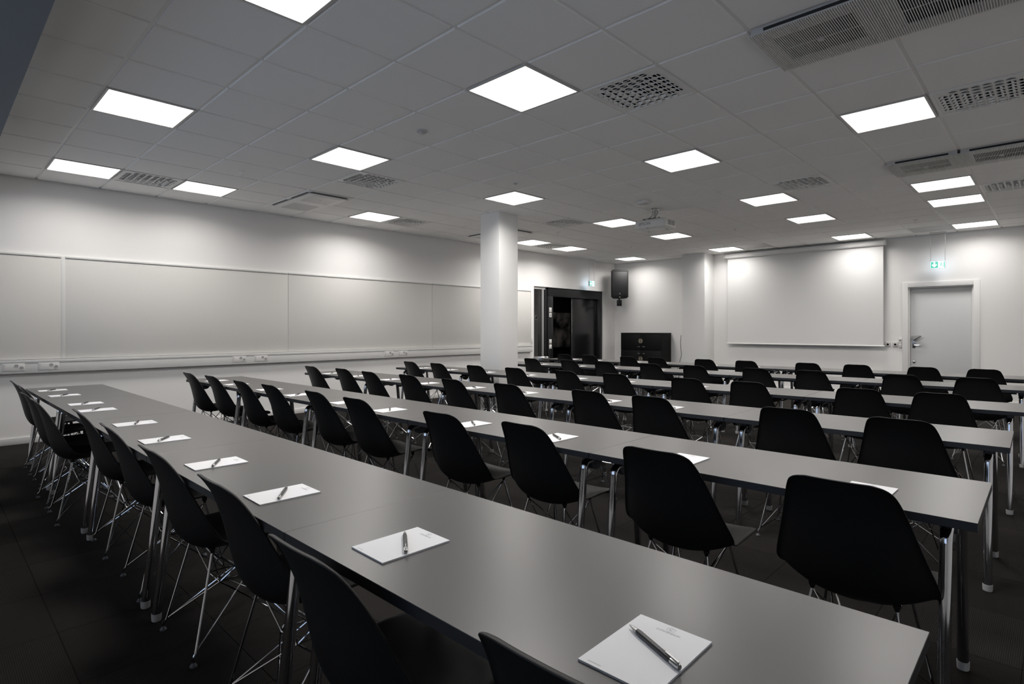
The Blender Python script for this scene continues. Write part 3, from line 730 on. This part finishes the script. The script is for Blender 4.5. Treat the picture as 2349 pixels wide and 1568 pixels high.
# ------------------------------------------------------------------ tables
ROW_X = [(0.712, 0.687), (2.158, 2.085), (3.640, 3.50), (5.255, 4.93), (7.12, 6.79), (8.70, 8.32)]   # near edge at Y=0.2 and Y=7.1
ROWN = ['nearest', 'second', 'third', 'fourth', 'fifth', 'farthest']
TZ, TD, TL, TP, TY0 = 0.725, 0.61, 1.408, 1.41, 0.178
def xn(r, y): a, b = ROW_X[r]; return a + (b - a) * (y - .2) / 6.9
tb = thing('folding_table', 'x', 'table', group='grey conference tables in six rows')
hx, hy = TD / 2, TL / 2
bm = B(); bbox(bm, -hx, hx, -hy, hy, TZ - .0015, TZ, .0007, 1); top = obj('table_top', bm, 'laminate', tb)
bm = B(); bbox(bm, -hx + .0004, hx - .0004, -hy + .0004, hy - .0004, TZ - .028, TZ - .0016, .001, 1); obj('edge_band', bm, 'edge', tb)
for sy in (-1, 1):
    yy = sy * (hy - .085)
    for sx in (-1, 1):
        foot = Vector((sx * (hx - .018), yy, .022)); tp = Vector((sx * (hx - .085), yy, .655)); inn = Vector((sx * (hx - .20), yy, .655))
        bm = B(); tube(bm, corner([foot, tp, inn], .035, 6), .0185, 16); lg = obj('leg', bm, 'chrome', tb)
        bm = B(); lathe(bm, [(.016, 0), (.0195, .004), (.0205, .022), (.0205, .034), (.0, .034)], 16, (foot.x, foot.y, 0)); obj('foot_cap', bm, 'greyplastic', lg)
        # half-round folding bracket
        bx = sx * (hx - .17)
        bm = B(); pts = [(bx - .07, yy - .014, TZ - .028)] + [(bx + .052 * cos(a), yy - .014, .668 + .052 * sin(a) - .01) for a in [pi + pi * q / 10 for q in range(11)]] + [(bx + .07, yy - .014, TZ - .028)]
        poly(bm, pts, (0, .028, 0)); bk = obj('bracket', bm, 'bracket', tb)
        bm = B(); lathe(bm, [(.022, yy - .024), (.022, yy + .024)], 16, (bx, 0, .655), 'y'); obj('hinge_knob', bm, 'bracket', bk)
    bm = B(); tube(bm, [(-hx + .19, yy, .655), (hx - .19, yy, .655)], .0175, 14); obj('crossbar', bm, 'chrome', tb)
bm = B(); bbox(bm, -.03, .03, -hy + .12, hy - .12, TZ - .065, TZ - .028, .003, 1); obj('underframe', bm, 'bracket', tb)
first = True
for r in range(6):
    th = math.atan((ROW_X[r][0] - ROW_X[r][1]) / 6.9)
    for k in range(5):
        yc = TY0 + TP * (k + .5) - .003; xc = xn(r, yc) + TD / 2
        lab = 'grey conference table in the %s row, %s of five' % (ROWN[r], pos_word(k, 5))
        if first: tb.location = (xc, yc, 0); tb.rotation_euler = (0, 0, th); tb['label'] = lab; first = False
        else: copy_tree(tb, (xc, yc, 0), th + random.uniform(-.002, .002), lab)

# ------------------------------------------------------------------ chairs
def cr(p0, p1, p2, p3, t):
    return [0.5 * ((2 * b) + (-a + c) * t + (2 * a - 5 * b + 4 * c - d) * t * t + (-a + 3 * b - 3 * c + d) * t ** 3) for a, b, c, d in zip(p0, p1, p2, p3)]
ST = [(.238, .410, .130, .000), (.233, .421, .172, .005), (.212, .431, .196, .012), (.16, .433, .210, .022), (.09, .422, .216, .034), (.02, .408, .218, .046), (-.06, .398, .222, .058),
      (-.125, .405, .230, .074), (-.175, .437, .235, .084), (-.205, .498, .228, .080), (-.222, .565, .211, .066), (-.237, .635, .192, .050), (-.253, .70, .175, .036), (-.271, .755, .160, .024),
      (-.287, .795, .146, .014), (-.296, .813, .133, .008), (-.302, .824, .115, .004), (-.306, .830, .088, .002)]
prof = []
for k in range(len(ST) - 1):
    p = [ST[max(0, k - 1)], ST[k], ST[k + 1], ST[min(len(ST) - 1, k + 2)]]
    n = 2 if (k < 3 or k > 13) else 2
    for q in range(n): prof.append(cr(*p, q / n))
prof.append(list(ST[-1]))
NU = 16
bm = B(); rows = []; nrms = []
for k, (x, z, w, c) in enumerate(prof):
    a = prof[max(0, k - 1)]; b = prof[min(len(prof) - 1, k + 1)]
    t = Vector((b[0] - a[0], 0, b[1] - a[1])).normalized(); nrm = Vector((t.z, 0, -t.x))
    rows.append([Vector((x, u * w, z)) + nrm * c * abs(u) ** 2.3 for u in [-1 + 2 * q / NU for q in range(NU + 1)]]); nrms.append(nrm)
grid = [[bm.verts.new(p) for p in row] for row in rows]
for a, b in zip(grid[:-1], grid[1:]):
    for k in range(len(a) - 1): bm.faces.new((a[k], a[k + 1], b[k + 1], b[k]))
# rolled lip all round the rim
nr = len(rows)
loop = [(k, 0) for k in range(nr)] + [(nr - 1, q) for q in range(1, NU + 1)] + [(k, NU) for k in range(nr - 2, -1, -1)] + [(0, q) for q in range(NU - 1, 0, -1)]
lipv = []
for i, (k, q) in enumerate(loop):
    p0 = rows[loop[i - 2][0]][loop[i - 2][1]]; p1 = rows[loop[(i + 2) % len(loop)][0]][loop[(i + 2) % len(loop)][1]]
    tg = (p1 - p0).normalized(); out = tg.cross(nrms[k]).normalized()
    mid = rows[min(nr - 3, max(2, k))][NU // 2]
    if out.dot(rows[k][q] - mid) < 0: out = -out
    lipv.append(bm.verts.new(rows[k][q] + out * .0065 - nrms[k] * .0075))
for i in range(len(loop)):
    j = (i + 1) % len(loop)
    bm.faces.new((grid[loop[i][0]][loop[i][1]], grid[loop[j][0]][loop[j][1]], lipv[j], lipv[i]))
bmesh.ops.recalc_face_normals(bm, faces=bm.faces)
me = bpy.data.meshes.new('shell_raw'); bm.to_mesh(me); bm.free()
tmp = bpy.data.objects.new('shell_raw', me); COL.objects.link(tmp)
md = tmp.modifiers.new('s', 'SOLIDIFY'); md.thickness = .0055; md.offset = 0
md = tmp.modifiers.new('u', 'SUBSURF'); md.levels = 1; md.render_levels = 1
shell_me = bpy.data.meshes.new_from_object(tmp.evaluated_get(bpy.context.evaluated_depsgraph_get()))
bpy.data.objects.remove(tmp)
shell_me.polygons.foreach_set('use_smooth', [True] * len(shell_me.polygons)); shell_me.materials.append(M['black']); shell_me.name = 'seat_shell'

ch = thing('shell_chair', 'x', 'chair', group='black shell chairs at the tables')
link('seat_shell', shell_me, ch)
def mount(sx, sy): return Vector((.105 if sx > 0 else -.105, sy * .125, .398))
def ringp(sx, sy): return Vector((sx * .055, sy * .065, .245))
def footp(sx, sy): return Vector((sx * .195, sy * .195, 0))
for sx in (-1, 1):
    for sy in (-1, 1):
        f = footp(sx, sy); m_ = mount(sx, sy)
        bm = B(); tube(bm, [f + Vector((0, 0, .012)), f + Vector((0, 0, .035)), f.lerp(m_, .12), m_], .0052, 8); lg = obj('leg', bm, 'chrome', ch)
        bm = B(); lathe(bm, [(.013, 0), (.014, .006), (.008, .014), (.005, .018), (0, .018)], 12, f); obj('foot_glide', bm, 'bracket', lg)
        bm = B(); lathe(bm, [(.0, -.003), (.006, -.003), (.008, .004), (.012, .012), (.012, .019 if sx < 0 else .032)], 12, m_); obj('shell_mount', bm, 'black', ch)
        low = f.lerp(m_, .13)
        bm = B(); tube(bm, [ringp(sx, -sy), low], .0033, 6); tube(bm, [ringp(-sx, sy), low], .0033, 6)
        tube(bm, [ringp(sx, sy), m_ + Vector((0, 0, -.004))], .0033, 6); tube(bm, [ringp(-sx, sy), m_ + Vector((0, 0, -.004))], .0033, 6)
        obj('wire_strut', bm, 'chrome', ch)
bm = B(); q = [ringp(-1, -1), ringp(1, -1), ringp(1, 1), ringp(-1, 1)]
for a, b in zip(q, q[1:] + q[:1]): tube(bm, [a, b], .0033, 6)
obj('wire_ring', bm, 'chrome', ch)
CH_Y = [[.53, 1.20, 1.907, 2.60, 3.355, 4.08, 4.97, 5.49, 6.17, 6.80],
        [.50, 1.14, 1.93, 2.53, 3.47, 4.06, 4.82, 5.36, 6.17, 6.76],
        [.60, 1.18, 2.06, 2.61, 3.44, 4.12, 4.84, 5.50, 6.16, 6.84],
        [.641, 1.154, 2.01, 2.591, 3.377, 4.003, 4.785, 5.469, 6.172, 6.767],
        [.568, 1.169, 2.024, 2.632, 3.402, 4.034, 4.782, 5.395, 6.121, 6.80],
        [.622, 1.209, 1.929, 2.514, 3.357, 4.003, 4.805, 5.336, 6.118, 6.681]]
CH_X = [[.595, .545, .615, .602, .612, .612, .50, .50, .545, .545], [1.95, 1.955, 2.04, 1.99, 2.01, 2.02, 2.0, 1.965, 1.98, 1.95], [3.518, 3.53, 3.49, 3.49, 3.44, 3.41, 3.42, 3.38, 3.42, 3.37]]   # X of each back's top edge
first = True
for r in range(6):
    for k, y in enumerate(CH_Y[r]):
        xt = CH_X[r][k] if r < 3 else xn(r, y) - .11 + random.uniform(-.012, .012)
        x = min(xt, xn(r, y) - .095) + .312; rz = random.uniform(-.04, .04)
        lab = 'black shell chair on wire legs in the %s row, %s of ten' % (ROWN[r], pos_word(k, 10))
        if first: ch.location = (x, y, 0); ch.rotation_euler = (0, 0, rz); ch['label'] = lab; first = False
        else: copy_tree(ch, (x, y, 0), rz, lab)
c = copy_tree(ch, (13.6, 10.6, 0), 2.2, 'dim black shell chair seen through the open black doorway'); c['group'] = 'chairs beyond the doorway'

# ------------------------------------------------------------------ notepads and pens
pd = thing('notepad', 'x', 'notepad', group='white notepads on the tables')
bm = B()
for k in range(5):
    d = .0006 * (k % 3)
    box(bm, -.105 + d * .6, .105 - d * .4, -.074 + d * .5, .074 - d * .3, k * .0008, k * .0008 + .0007)
obj('sheets', bm, 'paper', pd, smooth=False)
lt = text_mesh('CONVENDUM', .0075); lt.materials.append(M['print'])
o = link('letterhead', lt, pd, (.078, 0, .00408), -pi / 2)
lt = text_mesh('C', .012); lt.materials.append(M['print']); link('emblem_letter', lt, pd, (.0905, 0, .00408), -pi / 2)
bm = B(); n = 28
i0 = [bm.verts.new((.0905 + .0078 * cos(2 * pi * k / n), .0078 * sin(2 * pi * k / n), .00408)) for k in range(n)]; i1 = [bm.verts.new((.0905 + .0083 * cos(2 * pi * k / n), .0083 * sin(2 * pi * k / n), .00408)) for k in range(n)]
for k in range(n): bm.faces.new((i0[k], i0[(k + 1) % n], i1[(k + 1) % n], i1[k]))
obj('emblem_ring', bm, 'print', pd, smooth=False)
bm = B()
for k in range(14):
    y = .058 - k * .0019; poly(bm, [(-.097, y, .00408), (-.097, y - .0013, .00408), (-.0957, y - .0013, .00408), (-.0957, y, .00408)])
obj('footer_line', bm, 'print', pd, smooth=False)

pn = thing('pen', 'x', 'pen', group='black and silver ballpoint pens')
bm = B(); lathe(bm, [(.0, -.052), (.0048, -.052), (.0056, -.045), (.0056, .04), (.0050, .048), (0, .048)], 14, (0, 0, 0), 'x'); obj('barrel', bm, 'pen', pn)
bm = B(); lathe(bm, [(.0050, .048), (.0042, .058), (.0018, .071), (.0006, .0745), (0, .0745)], 14, (0, 0, 0), 'x'); obj('tip', bm, 'steel', pn)
bm = B(); lathe(bm, [(.0, -.074), (.0042, -.074), (.0056, -.070), (.0057, -.052), (0, -.052)], 14, (0, 0, 0), 'x'); obj('cap', bm, 'steel', pn)
bm = B(); bbox(bm, -.072, -.036, -.0018, .0018, .0062, .0076, .0005, 1); obj('clip', bm, 'steel', pn)
PD1 = [(.891, .530), (.882, 1.266), (.864, 1.950), (.867, 2.598), (.868, 3.353), (.891, 4.052), (.855, 4.92), (.866, 5.40), (.846, 6.21), (.840, 6.80)]
ANG = [66, 56, 55, 60, 54, 70, 62, 64, 61, 57]
PD2Y = [.490, 1.192, 1.920, 2.560, 3.424, 4.033, 4.79, 5.42, 6.18, 6.75]
first = True
for r in range(6):
    for k in range(10):
        if r == 0: x, y = PD1[k]; ang = ANG[k]
        elif r == 1: y = PD2Y[k]; x = xn(1, y) + .162 + random.uniform(-.01, .01); ang = random.uniform(48, 58)
        else: y = CH_Y[r][k] + random.uniform(-.03, .03); x = xn(r, y) + .155 + random.uniform(-.015, .015); ang = random.uniform(48, 64)
        lab = 'white notepad on the %s table row, %s of ten' % (ROWN[r], pos_word(k, 10))
        plab = 'black and silver pen on the %s table row, %s of ten' % (ROWN[r], pos_word(k, 10))
        rz = random.uniform(-.02, .02)
        loc = (x, y, TZ + .0003); ploc = (x + .005 + random.uniform(-.008, .008), y + random.uniform(-.008, .008), TZ + .0044 + .0058)
        if r == 0 and k == 0: ploc = (.904, .525, ploc[2])
        if r == 0 and k == 6: ploc = (x + .0, y + .03, ploc[2])
        if first:
            pd.location = loc; pd.rotation_euler = (0, 0, rz); pd['label'] = lab
            pn.location = ploc; pn.rotation_euler = (0, 0, radians(ang)); pn['label'] = plab; first = False
        else:
            copy_tree(pd, loc, rz, lab); copy_tree(pn, ploc, radians(ang), plab)
